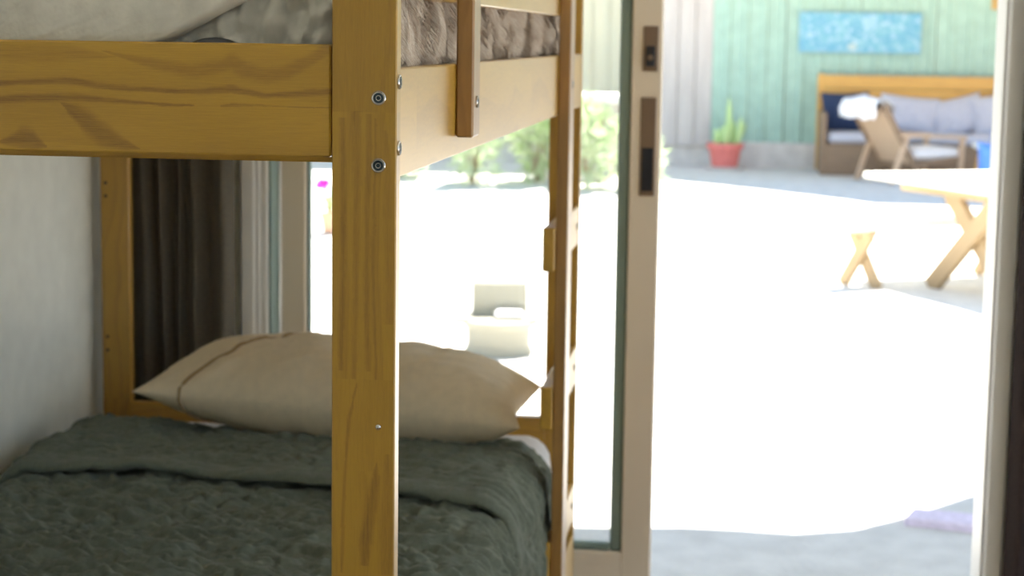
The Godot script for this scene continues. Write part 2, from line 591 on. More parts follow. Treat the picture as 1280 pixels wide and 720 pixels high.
func make_door() -> void:
	var d := Node3D.new()
	d.name = "door_1"
	d.set_meta("kind", "structure")
	add_child(d)
	# fixed frame
	var s := st()
	add_board(s, Vector3(-0.726, 0.0, -2.27), Vector3(-0.695, 2.12, -2.10), 0.003)
	add_board(s, Vector3(-0.695, 0.0, -2.27), Vector3(-0.684, 2.12, -2.106), 0.003)
	add_board(s, Vector3(-0.684, 0.0, -2.27), Vector3(-0.669, 2.12, -2.112), 0.003)
	put("frame_jamb", s.commit(), mats.frame, d)
	put("gap_shade", board(Vector3(-0.669, 0.04, -2.186), Vector3(-0.663, 2.08, -2.118), 0.001, 1), mats.bead, d)  # dark strip painting the shade in the gap beside the jamb
	s = st()
	add_board(s, Vector3(0.833, 0.0, -2.27), Vector3(0.868, 2.12, -2.10), 0.003)
	add_board(s, Vector3(0.827, 0.0, -2.27), Vector3(0.833, 2.12, -2.125), 0.002)
	put("frame_jamb", s.commit(), mats.frame, d)
	put("frame_head", board(Vector3(-0.669, 2.06, -2.27), Vector3(0.827, 2.12, -2.10), 0.003), mats.frame, d)
	s = st()
	add_board(s, Vector3(-0.669, 0.0, -2.27), Vector3(0.827, 0.03, -2.10), 0.003)
	for z in [-2.225, -2.175]:
		add_board(s, Vector3(-0.669, 0.03, z - 0.004), Vector3(0.827, 0.045, z + 0.004), 0.001)
	put("sill_track", s.commit(), mats.frame, d)
	# sliding panel
	put("panel_stile", board(Vector3(-0.663, 0.046, -2.24), Vector3(-0.609, 2.06, -2.20), 0.003, 1), mats.stile, d)
	var stile := put("panel_stile", board(Vector3(0.083, 0.046, -2.24), Vector3(0.146, 2.06, -2.20), 0.003, 1), mats.stile, d)
	put("panel_bottom_rail", board(Vector3(-0.609, 0.046, -2.24), Vector3(0.083, 0.155, -2.20), 0.003), mats.stile, d)
	put("panel_top_rail", board(Vector3(-0.609, 1.97, -2.24), Vector3(0.083, 2.06, -2.20), 0.003), mats.stile, d)
	s = st()
	add_board(s, Vector3(0.057, 0.155, -2.235), Vector3(0.083, 1.97, -2.212), 0.004, 1)
	add_board(s, Vector3(-0.609, 0.155, -2.235), Vector3(0.057, 0.172, -2.212), 0.004)
	add_board(s, Vector3(-0.609, 1.955, -2.235), Vector3(0.057, 1.97, -2.212), 0.004)
	add_board(s, Vector3(-0.609, 0.172, -2.235), Vector3(-0.602, 1.955, -2.212), 0.003, 1)
	put("glazing_bead", s.commit(), mats.bead, d)
	put("pane", board(Vector3(-0.602, 0.172, -2.224), Vector3(0.057, 1.955, -2.219), 0.0005), mats.glass, d)
	# lock and flush pull let into the stile
	var k := put("lock_plate", board(Vector3(0.106, 1.184, -2.201), Vector3(0.137, 1.277, -2.196), 0.0015), mats.bronze, stile)
	k.set_meta("label", "bronze lock plate with dark snib")
	put("snib", board(Vector3(0.112, 1.194, -2.197), Vector3(0.131, 1.236, -2.188), 0.002), mats.black, stile)
	put("snib_knob", lathe([Vector2(0, 0), Vector2(0.006, 0), Vector2(0.006, 0.006), Vector2(0, 0.008)], 12), mats.bronze, stile, Vector3(0.1215, 1.212, -2.188), Vector3(PI / 2, 0, 0))
	k = put("flush_pull", board(Vector3(0.104, 0.925, -2.201), Vector3(0.136, 1.13, -2.196), 0.0015), mats.bronze, stile)
	k.set_meta("label", "bronze flush pull plate with its recess shade painted black")
	put("pull_shade", board(Vector3(0.108, 0.935, -2.197), Vector3(0.132, 1.026, -2.1945), 0.001), mats.black, stile)  # flat black block paints the shade inside the pull

# ------------------------------------------------------------------ outside

func ground_height(x: float, z: float) -> float:
	var t: float = clampf((-z - 12.0) / 4.5, 0.0, 1.0)
	return lerp(GROUND, -0.07, t * t * (3.0 - 2.0 * t))

func make_courtyard() -> void:
	var n := noise(77, 0.9, 3)
	var rows := []
	var uvs := []
	for j in 120:
		var z := 6.0 - 25.5 * j / 119.0
		var row := []
		var uv := []
		for i in 100:
			var x := -11.0 + 22.0 * i / 99.0
			row.append(Vector3(x, ground_height(x, z) + 0.006 * n.get_noise_2d(x * 1.5, z * 1.5), z))
			uv.append(Vector2(x, z))
		rows.append(row)
		uvs.append(uv)
	structure("courtyard_ground", grid_mesh(rows, uvs), mats.gravel, Vector3.ZERO, "pale sunlit gravel ground of the courtyard", "ground")
	# unseen sail added to cast shade on the terrace outside the door
	rows = []
	for j in 25:
		var t := j / 24.0
		var row := []
		for i in 41:
			var x := -4.0 + 8.0 * i / 40.0
			var edge := -5.84 - 0.05 * sin(x * 2.6 + 0.6) + 0.05 * sin(x * 6.1) - 0.95 * smoothstep(0.85, 2.0, x)
			row.append(Vector3(x, 2.62 - 0.22 * sin(t * PI) * 0.5 - 0.1 * t, lerp(-2.3, edge, t)))
		rows.append(row)
	var sail := put("added_shade_sail", grid_mesh(rows), mats.sail)
	tag(sail, "unseen grey cloth sail added to shade the terrace outside the door", "shade sail")
	var e := put("lilac_strip", bx(0.62, 0.035, 0.16, 0.006), mats.lilac, null, Vector3(1.22, GROUND - 0.004, -4.70), Vector3(0, -0.95 + PI / 2 - 0.9, 0))  # pale lilac strip laid flat on the ground
	tag(e, "pale lilac strip lying on the ground outside the open door", "board")

func make_far_building() -> void:
	var z := -18.2
	# rendered base
	var base := structure("wall_far_base", board(Vector3(-0.06, -0.2, z - 0.3), Vector3(6.0, 0.195, z + 0.03), 0.01), mats.concrete)
	# green ribbed sheets, each a part
	var core := structure("wall_far", board(Vector3(-9.0, -0.2, z - 0.5), Vector3(8.0, 3.3, z - 0.06), 0.01), mats.concrete)
	var sheet := st()
	var w := 0.76
	var prof := []
	var ribs := 4
	for i in ribs:
		var x0 := w * i / ribs
		var r := w / ribs
		prof += [Vector2(x0, 0.0), Vector2(x0 + r * 0.58, 0.0), Vector2(x0 + r * 0.68, 0.02), Vector2(x0 + r * 0.90, 0.02)]
	prof.append(Vector2(w, 0.0))
	for i in prof.size() - 1:
		var a: Vector2 = prof[i]
		var b: Vector2 = prof[i + 1]
		var nn := Vector3(-(b.y - a.y), 0, b.x - a.x).normalized()
		quad(sheet, Vector3(a.x, 0.19, a.y), Vector3(b.x, 0.19, b.y), Vector3(b.x, 3.3, b.y), Vector3(a.x, 3.3, a.y), nn)
	var sm := sheet.commit()
	for i in 8:
		put("green_sheet", sm, mats.green, core, Vector3(-0.06 + i * (w + 0.004), 0, z - 0.03 + 0.004 * (i % 2)))
	# weathered upright boards on the left
	var variants := [board(Vector3(0, 0.14, 0), Vector3(0.172, 3.3, 0.03), 0.004, 1, Vector2(0.1, 0)), board(Vector3(0, 0.14, 0), Vector3(0.172, 3.3, 0.03), 0.004, 1, Vector2(0.6, 0.4)), board(Vector3(0, 0.14, 0), Vector3(0.172, 3.3, 0.03), 0.004, 1, Vector2(0.3, 0.7))]
	for i in 36:
		put("weathered_board", variants[i % 3], mats.grey_wood if i < 4 else mats.cream_wood, core, Vector3(-0.235 - i * 0.180, 0, z - 0.06 + 0.006 * ((i * 7) % 3)))
	# eave
	structure("roof_eave", board(Vector3(-9.2, 3.28, z - 0.9), Vector3(8.2, 3.42, z + 0.25), 0.01), mats.white_paint, Vector3.ZERO, "white roof edge above the green ribbed wall", "roof")
	# white table in the sun before the timber wall
	var sh := thing("potting_table", "white-topped potting table standing behind the shrubs by the weathered wall", "table", Vector3(-1.20, -0.075, -16.35))
	put("table_top", board(Vector3(-0.45, 0.72, -0.25), Vector3(0.32, 0.80, 0.25), 0.008), mats.white_paint, sh)
	for x in [-0.38, 0.25]:
		for z2 in [-0.2, 0.2]:
			put("leg", board(Vector3(x - 0.025, 0, z2 - 0.025), Vector3(x + 0.025, 0.72, z2 + 0.025), 0.004, 1), mats.grey_wood, sh)
	# blue picture
	var p := thing("wall_picture", "wide faded blue painted panel hanging on the green wall", "picture", Vector3(1.446, 1.135, z + 0.03))
	put("backing", board(Vector3(-0.625, 0, -0.02), Vector3(0.625, 0.42, 0.0), 0.004), mats.picture_edge, p)
	var s := st()
	quad(s, Vector3(-0.615, 0.008, 0.003), Vector3(0.615, 0.008, 0.003), Vector3(0.615, 0.412, 0.003), Vector3(-0.615, 0.412, 0.003), Vector3.BACK, Vector2(0, 1), Vector2(1, 1), Vector2(1, 0), Vector2(0, 0))
	put("painted_face", s.commit(), mats.panel_print, p)
	# unseen roof over the lounge, front edge slanted to shape its shadow
	var lr := st()
	var c0 := Vector3(-0.6, 2.6, z - 0.05)
	var c1 := Vector3(7.0, 2.6, z - 0.05)
	var c2 := Vector3(7.0, 2.6, -16.1)
	var c3 := Vector3(1.9, 2.6, -16.3)
	var c4 := Vector3(-0.6, 2.6, -17.75)
	var upv := Vector3(0, 0.08, 0)
	for off in [[Vector3.ZERO, Vector3.DOWN], [upv, Vector3.UP]]:
		quad(lr, c0 + off[0], c1 + off[0], c2 + off[0], c3 + off[0], off[1])
		quad(lr, c0 + off[0], c3 + off[0], c4 + off[0], c4 + off[0], off[1])
	for ed in [[c1, c2], [c2, c3], [c3, c4], [c4, c0]]:
		var out_n: Vector3 = (ed[1] - ed[0]).cross(Vector3.UP).normalized()
		quad(lr, ed[0], ed[1], ed[1] + upv, ed[0] + upv, -out_n)
	structure("lounge_roof", lr.commit(), mats.orange_wood, Vector3.ZERO, "unseen timber roof shading the lounge at the green wall", "roof")
	# rafter end of the lounge roof, warm wood
	var r := put("timber_rafter", board(Vector3(2.60, 1.575, -16.9), Vector3(2.74, 1.75, -16.2), 0.006, 2), mats.orange_wood)
	tag(r, "orange timber rafter end above the lounge at the green wall", "beam")

func make_picture() -> StandardMaterial3D:
	var n := noise(5, 1.0, 4)
	var im := Image.create(320, 108, false, Image.FORMAT_RGB8)
	for y in 108:
		for x in 320:
			var a := n.get_noise_2d(x * 0.02, y * 0.03)
			var b := n.get_noise_2d(x * 0.05 + 40.0, y * 0.05 + 11.0)
			var c := Color(0.50, 0.72, 0.78).lerp(Color(0.42, 0.66, 0.76), clampf(a * 1.4 + 0.5, 0, 1))
			c = c.lerp(Color(0.72, 0.82, 0.88), clampf((b - 0.12) * 2.6, 0, 0.75))
			# pale sweeping strokes and a light spot at the lower middle
			var curve := 54.0 + 24.0 * sin(x * 0.045 + 0.8)
			if absf(y - curve) < 3.5 and x > 60 and x < 250:
				c = c.lerp(Color(0.8, 0.88, 0.9), 0.4)
			if Vector2(x - 140, (y - 92) * 1.3).length() < 13.0:
				c = c.lerp(Color(0.86, 0.84, 0.78), 0.65)
			if Vector2(x - 26, y - 60).length() < 11.0 or Vector2(x - 185, y - 26).length() < 19.0:
				c = c.lerp(Color(0.74, 0.84, 0.9), 0.5)
			im.set_pixel(x, y, c)
	var m := plain(Color.WHITE, 0.7)
	m.albedo_texture = ImageTexture.create_from_image(im)
	return m

# ------------------------------------------------------------------ the bunk bed

func bolt_mesh() -> ArrayMesh:
	return lathe([Vector2(0.0070, 0.0), Vector2(0.0070, 0.0012), Vector2(0.0062, 0.0022), Vector2(0.0056, 0.0018), Vector2(0.0, 0.0016)], 24)

func make_bunk_bed() -> void:
	var bed := thing("bunk_bed", "honey-varnished pine bunk bed with bolted posts and a ladder at its head", "bunk bed")
	var pw := 0.0616
	var t := 0.0209
	var W := 0.98
	var L := 1.96
	var head := bolt_mesh()
	var face := lathe([Vector2(0.0050, 0.0), Vector2(0.0050, 0.0004), Vector2(0.0028, 0.0005), Vector2(0.0024, -0.0006), Vector2(0.0, -0.0006)], 20)
	var sock := lathe([Vector2(0.0021, 0.0), Vector2(0.0021, 0.0002), Vector2(0.0, 0.0002)], 6)
	# posts: near right with its own figure; uv runs down from the top
	var s := st()
	add_post(s, Vector3(-pw, 0, -t), Vector3(0, TOP, 0), 0.0012, Vector2(1.0 / 1.62, 1.0 / 0.0833))
	var near := put("post", s.commit(), mats.near_post, bed)
	for y in [1.192, 1.129]:
		bolt(near, head, face, sock, Vector3(-0.017, y, 0.0), Vector3(PI / 2, 0, 0))
	for y in [1.207, 1.145]:
		bolt(near, head, face, sock, Vector3(0.0, y, -0.0095), Vector3(0, 0, -PI / 2))
	var nail := put("nail_head", lathe([Vector2(0.0030, 0), Vector2(0.0028, 0.0012), Vector2(0.0016, 0.0024), Vector2(0, 0.0028)], 14), mats.steel, near, Vector3(-0.016, 0.879, 0), Vector3(PI / 2, 0, 0))
	nail.set_meta("label", "small domed steel nail head")
	put("post", board(Vector3(-W, 0, -t), Vector3(-W + pw, TOP, 0), 0.0015, 1, Vector2(0.2, 0.1)), mats.pine_a, bed)
	var far_left := put("post", board(Vector3(-W, 0, -L - t), Vector3(-W + pw, TOP, -L), 0.003, 1, Vector2(0.5, 0.3)), mats.pine_a, bed)
	put("post", board(Vector3(-pw, 0, -L - t), Vector3(0, TOP, -L), 0.002, 1, Vector2(0.7, 0.6)), mats.pine_a, bed)
	# dark plugged bolt holes on the far left post
	var hole := lathe([Vector2(0.0035, 0.0), Vector2(0.0035, 0.0008), Vector2(0.0, 0.0004)], 12)
	for y in [0.945, 0.918, 0.628, 0.600]:
		put("bolt_hole", hole, mats.socket, far_left, Vector3(-W + 0.012, y, -L), Vector3(PI / 2, 0, 0))
	# upper foot rail, set a little behind the front of the posts, and the head rail
	s = st()
	add_board(s, Vector3(-W + pw, 1.135, -0.0190), Vector3(-pw - 0.0015, 1.241, -0.003), 0.0015, 0, Vector2.ZERO, Vector2(1, 1))
	put("foot_rail", foot_rail_mesh(Vector3(-W + pw, 1.1353, -0.020), Vector3(-pw - 0.0018, 1.2410, -0.0025)), mats.foot_rail, bed)
	put("head_rail", board(Vector3(-W + pw, 1.135, -L - t), Vector3(-pw, 1.241, -L - 0.003), 0.002, 0, Vector2(0.2, 0.2)), mats.pine_b, bed)
	# guard at foot and head, above the picture
	put("foot_guard", board(Vector3(-W + pw, 1.45, -0.02), Vector3(-pw, 1.55, -0.003), 0.002, 0, Vector2(0.4, 0.1)), mats.pine_b, bed)
	put("head_guard", board(Vector3(-W + pw, 1.45, -L - t), Vector3(-pw, 1.55, -L - 0.003), 0.002, 0, Vector2(0.1, 0.3)), mats.pine_b, bed)
	# side rails of the upper bunk
	put("side_rail", board(Vector3(-0.021, 1.117, -L), Vector3(-0.0005, 1.2195, -t), 0.0015, 2, Vector2(0.15, 0.05)), mats.pine_b, bed)
	put("side_rail", board(Vector3(-W, 1.117, -L), Vector3(-W + 0.021, 1.2195, -t), 0.0015, 2, Vector2(0.3, 0.5)), mats.pine_b, bed)
	# guard rail above the gap, with its upright
	put("guard_rail", board(Vector3(-0.021, 1.2875, -1.60), Vector3(-0.0005, 1.372, -t), 0.0015, 2, Vector2(0.65, 0.4)), mats.pine_b, bed)
	put("guard_rail", board(Vector3(-W, 1.2875, -L), Vector3(-W + 0.021, 1.372, -t), 0.0015, 2, Vector2(0.65, 0.4)), mats.pine_b, bed)
	var up := put("guard_upright", board(Vector3(0.0, 1.1375, -0.410), Vector3(0.020, 1.40, -0.360), 0.0022, 1, Vector2(0.4, 0.2)), mats.pine_shaded, bed)
	bolt(up, head, face, sock, Vector3(0.020, 1.177, -0.384), Vector3(0, 0, -PI / 2))
	# ladder: one upright in front of the head post, three rungs behind it
	var lad := put("ladder_upright", board(Vector3(0.0, 0, -1.587), Vector3(0.0205, TOP - 0.05, -1.510), 0.002, 1, Vector2(0.15, 0.6)), mats.pine_shaded, bed)
	for y in [0.846, 0.565, 0.284]:
		var rung := put("rung", board(Vector3(-0.022, y, -L), Vector3(-0.0005, y + 0.077, -1.498), 0.0025, 2, Vector2(0.1 + y, 0.3)), mats.pine_b, bed)
		bolt(rung, head, face, sock, Vector3(-0.0005, y + 0.038, -1.93), Vector3(0, 0, -PI / 2))
	bolt(lad, head, face, sock, Vector3(0.0205, 1.17, -1.548), Vector3(0, 0, -PI / 2))
	# lower bunk
	put("lower_head_rail", board(Vector3(-W + pw, 0.39, -L - t), Vector3(-pw, 0.494, -L + 0.004), 0.002, 0, Vector2(0.3, 0.6)), mats.pine_a, bed)
	put("lower_foot_rail", board(Vector3(-W + pw, 0.25, -0.02), Vector3(-pw, 0.354, -0.003), 0.002, 0, Vector2(0.6, 0.6)), mats.pine_a, bed)
	for x in [-0.0105, -W + 0.0105]:
		put("lower_side_rail", board(Vector3(x - 0.0105, 0.15, -L), Vector3(x + 0.010, 0.254, -t), 0.002, 2, Vector2(0.3, 0.2)), mats.pine_b, bed)
	var slat := board(Vector3(-W + 0.022, 0, -0.035), Vector3(-0.022, 0.018, 0.035), 0.002, 0, Vector2(0.2, 0.3))
	for k in 12:
		put("slat", slat, mats.pine_b, bed, Vector3(0, 1.125, -0.12 - k * 0.158))
		put("slat", slat, mats.pine_b, bed, Vector3(0, 0.235, -0.12 - k * 0.158))

func bolt(parent: Node, head: Mesh, face: Mesh, sock: Mesh, at: Vector3, turn: Vector3) -> void:
	var b := put("bolt", head, mats.steel, parent, at, turn)
	b.set_meta("label", "steel bolt head with hex socket")
	var s := st()
	s.append_from(face, 0, Transform3D(Basis(), Vector3(0, 0.0019, 0)))
	s.append_from(sock, 0, Transform3D(Basis(), Vector3(0, 0.0022, 0)))
	# the dark dished middle rides on the head as part of the same bolt
	var o := MeshInstance3D.new()
	o.name = "bolt_socket"
	o.mesh = s.commit()
	o.material_override = mats.bolt_face
	o.position = at
	o.rotation = turn
	parent.add_child(o, true)

func add_post(s: SurfaceTool, lo: Vector3, hi: Vector3, cham: float, scale: Vector2) -> void:
	var t := st()
	add_board(t, lo, hi, cham, 1, Vector2.ZERO, Vector2(-1, 1))
	var m := t.commit()
	var mdt := MeshDataTool.new()
	mdt.create_from_surface(m, 0)
	for i in mdt.get_vertex_count():
		var v := mdt.get_vertex(i)
		var n := mdt.get_vertex_normal(i)
		var across := (v.x - lo.x) if absf(n.z) > 0.5 else (v.x - lo.x) + (hi.z - v.z)
		mdt.set_vertex_uv(i, Vector2((hi.y - v.y) * scale.x, across * scale.y))
	m.clear_surfaces()
	mdt.commit_to_surface(m)
	s.append_from(m, 0, Transform3D())

func foot_rail_mesh(lo: Vector3, hi: Vector3) -> ArrayMesh:
	# uv: u from 0.50 m left of the right-hand post's left edge, v down from the top
	var t := st()
	add_board(t, lo, hi, 0.0016, 0)
	var m := t.commit()
	var mdt := MeshDataTool.new()
	mdt.create_from_surface(m, 0)
	for i in mdt.get_vertex_count():
		var v := mdt.get_vertex(i)
		var n := mdt.get_vertex_normal(i)
		var down := hi.y - v.y if absf(n.y) < 0.5 else (hi.z - v.z)
		mdt.set_vertex_uv(i, Vector2((v.x + 0.0616 + 0.50) / 0.9, down / 0.12))
	m.clear_surfaces()
	mdt.commit_to_surface(m)
	return m

# ------------------------------------------------------------------ bedding of the lower bunk

# a cross-section over the mattress: s runs across the bed from the wall side to the open side and down
func across_bed(sv: float, x0: float, x1: float, top: float, r: float) -> Array:
	# returns [x, y, nx, ny]
	var l0 := 0.06
	var flat := (x1 - x0) - 2.0 * r
	var arc := r * PI / 2.0
	var q := sv
	if q < l0:
		return [x0, top - r - (l0 - q), -1.0, 0.0]
	q -= l0
	if q < arc:
		var a := q / r
		return [x0 + r - r * cos(a), top - r + r * sin(a), -cos(a), sin(a)]
	q -= arc
	if q < flat:
		return [x0 + r + q, top, 0.0, 1.0]
	q -= flat
	if q < arc:
		var a := q / r
		return [x1 - r + r * sin(a), top - r + r * cos(a), sin(a), cos(a)]
	q -= arc
	return [x1, top - r - q, 1.0, 0.0]

func across_length(x0: float, x1: float, r: float, drop: float) -> float:
	return 0.06 + r * PI + (x1 - x0) - 2.0 * r + drop

func make_lower_bedding() -> void:
	# mattress with its white fitted sheet
	var m := thing("lower_mattress", "thick mattress in a white fitted sheet on the lower bunk", "mattress", Vector3(-0.495, 0.253, -0.985))
	put("core", board(Vector3(-0.445, 0.0, -0.945), Vector3(0.445, 0.185, 0.945), 0.02), mats.mattress, m)
	var rows := []
	var n0 := noise(3, 1.0, 2)
	for j in 40:
		var z := -1.938 + 1.90 * j / 39.0
		var row := []
		for i in 60:
			var c := across_bed(across_length(-0.948, -0.040, 0.05, 0.12) * i / 59.0, -0.948, -0.040, 0.472, 0.05)
			var k := 0.003 * n0.get_noise_2d(c[0] * 9.0, z * 9.0)
			# pressed down under the quilt
			var droop: float = -0.028 * smoothstep(-1.62, -1.45, z) - 0.06 * pow(clampf((-1.88 - z) / 0.058, 0.0, 1.0), 2.0)
			row.append(Vector3(c[0] + c[2] * k, c[1] + c[3] * k + droop, z) - m.position)
		row.reverse()
		rows.append(row)
	put("fitted_sheet", grid_mesh(rows), mats.sheet, m)

	# quilt: main layer and the folded-back band; crinkled relief runs across the bed
	var q := thing("quilt", "crinkled grey-green quilt spread over the lower bunk, folded back below the pillow", "quilt", Vector3(-0.495, 0.47, -0.9))
	put("main_layer", quilt_layer(-0.962, -0.030, 0.474, 0.075, 0.34, func(_x): return -1.62, func(_x): return -0.04, 300, 620, 0.0140, 5, q.position), mats.quilt, q)
	var front := func(x): return -1.335 + 0.075 * clampf((x + 0.66) / 0.45, 0.0, 1.0) + 0.06 * smoothstep(-0.28, 0.02, x) - 0.01 * sin(x * 9.0)
	var back := func(x): return -1.70 - 0.02 * sin(x * 5.0) + 0.01 * smoothstep(-0.25, 0.0, x)
	put("folded_band", quilt_layer(-0.970, -0.020, 0.510, 0.080, 0.36, back, front, 300, 200, 0.0095, 8, q.position, 0.020), mats.quilt, q)

	make_pillow()

func quilt_layer(x0: float, x1: float, top: float, r: float, drop: float, zb: Callable, zf: Callable, ni: int, nj: int, relief: float, sd: int, origin: Vector3, lip := 0.0) -> ArrayMesh:
	var wav := noise(sd, 1.0, 2)
	var ridge := noise(sd + 1, 1.0, 2)
	var big := noise(sd + 2, 1.0, 2)
	var rows := []
	var total := across_length(x0, x1, r, drop)
	for j in nj:
		var t := float(j) / (nj - 1)
		var row := []
		for i in ni:
			var sv := total * i / (ni - 1)
			var c := across_bed(sv, x0, x1, top, r)
			var xq: float = sv + x0 - 0.06 - r * 0.4
			var z: float = lerp(float(zb.call(c[0])), float(zf.call(c[0])), t)
			# puckers of the quilting: broken, wandering pleats across the bed
			var ph := z * 31.0 + 1.15 * wav.get_noise_2d(xq * 7.0, z * 7.0) + 0.55 * wav.get_noise_2d(xq * 22.0 + 50.0, z * 16.0)
			var k1 := pow(absf(sin(PI * ph)), 0.55) * clampf(0.75 + 1.1 * ridge.get_noise_2d(xq * 14.0, z * 20.0), 0.12, 1.2)
			var k2 := ridge.get_noise_2d(xq * 30.0 + 30.0, z * 50.0)
			var soft := 1.0 if lip <= 0.0 else 1.0 - 0.55 * smoothstep(0.75, 0.93, t)
			var h := soft * relief * (k1 + 0.30 * k2) + 0.010 * big.get_noise_2d(xq * 3.0, z * 4.0)
			var p := Vector3(c[0] + c[2] * h, c[1] + c[3] * h, z)
			if lip > 0.0:
				# rolled edges of the folded band: the front one turns under itself
				if t > 0.93:
					var th := (t - 0.93) / 0.07 * PI
					var zf0: float = lerp(float(zb.call(c[0])), float(zf.call(c[0])), 0.93)
					p.z = zf0 + lip * 1.2 * sin(th)
					p -= Vector3(c[2], c[3], 0) * lip * 0.5 * (1.0 - cos(th))
				var e: float = clampf(t / 0.09, 0.0, 1.0)
				p -= Vector3(c[2], c[3], 0) * lip * (1.0 - sqrt(1.0 - pow(1.0 - e, 2.0)))
			row.append(p - origin)
		row.reverse()
		rows.append(row)
	return grid_mesh(rows)

func make_pillow() -> void:
	var pos := Vector3(-0.423, 0.508, -1.735)
	var p := thing("pillow", "plump cream pillow lying at the head of the lower bunk", "pillow", pos, 0.0)
	put("pillowcase", pillow_mesh(0.360, 0.185, 0.090, 91), mats.pillow, p, Vector3(0, 0.072, 0), Vector3(0.02, 0, -0.055))
	# the hem of the pillowcase: a thin raised welt round the left quarter, tan for its seam shade
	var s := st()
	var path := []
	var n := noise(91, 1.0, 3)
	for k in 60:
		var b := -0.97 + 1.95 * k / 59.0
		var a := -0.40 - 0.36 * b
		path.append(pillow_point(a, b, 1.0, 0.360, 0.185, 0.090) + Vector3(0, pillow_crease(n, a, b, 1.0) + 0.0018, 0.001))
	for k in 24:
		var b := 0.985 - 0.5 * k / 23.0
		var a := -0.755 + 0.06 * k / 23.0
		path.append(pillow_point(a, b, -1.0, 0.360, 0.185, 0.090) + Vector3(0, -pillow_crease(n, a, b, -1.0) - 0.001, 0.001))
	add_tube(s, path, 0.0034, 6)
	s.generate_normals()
	put("shaded_hem", s.commit(), mats.shaded_hem, p, Vector3(0, 0.072, 0), Vector3(0.02, 0, -0.055))

func pillow_point(a: float, b: float, side: float, hx: float, hz: float, hy: float) -> Vector3:
	# outline: corners drawn out, edges slightly hollow
	var sx := hx * (1.0 - 0.07 * (1.0 - b * b) * a * a)
	var sz := hz * (1.0 - 0.09 * (1.0 - a * a) * b * b)
	var f: float = (pow(max(0.0, 1.0 - pow(absf(a), 2.6)), 0.62) if a < 0.0 else pow(max(0.0, 1.0 - pow(a, 3.6)), 0.5)) * pow(max(0.0, 1.0 - pow(absf(b), 2.4)), 0.55)
	return Vector3(a * sx, side * hy * f, b * sz)

func pillow_crease(n: FastNoiseLite, a: float, b: float, side: float) -> float:
	# soft creases that fan out from the seams
	var rim := (1.0 - pow(absf(a), 4.0)) * (1.0 - pow(absf(b), 4.0))
	var c := n.get_noise_3d(a * 5.0 + b * 2.0, b * 2.2, side * 4.0) * 0.012
	c += (0.5 - absf(n.get_noise_3d(a * 9.0 + b * 6.0, b * 2.0, side * 9.0))) * 0.009
	return c * rim

func pillow_mesh(hx: float, hz: float, hy: float, sd: int) -> ArrayMesh:
	var n := noise(sd, 1.0, 3)
	var s := st()
	for side in [1.0, -1.0]:
		var rows := []
		for j in 61:
			var b: float = -1.0 + 2.0 * j / 60.0
			b = sin(b * PI / 2.0)
			var row := []
			for i in 91:
				var a: float = -1.0 + 2.0 * i / 90.0
				a = sin(a * PI / 2.0)
				var v := pillow_point(a, b, side, hx, hz, hy)
				v.y += side * pillow_crease(n, a, b, side)
				row.append(v)
			if side > 0:
				row.reverse()
			rows.append(row)
		pass
		var t := st()
		add_grid(t, rows)
		t.generate_normals()
		s.append_from(t.commit(), 0, Transform3D())
	return s.commit()

# ------------------------------------------------------------------ bedding of the upper bunk

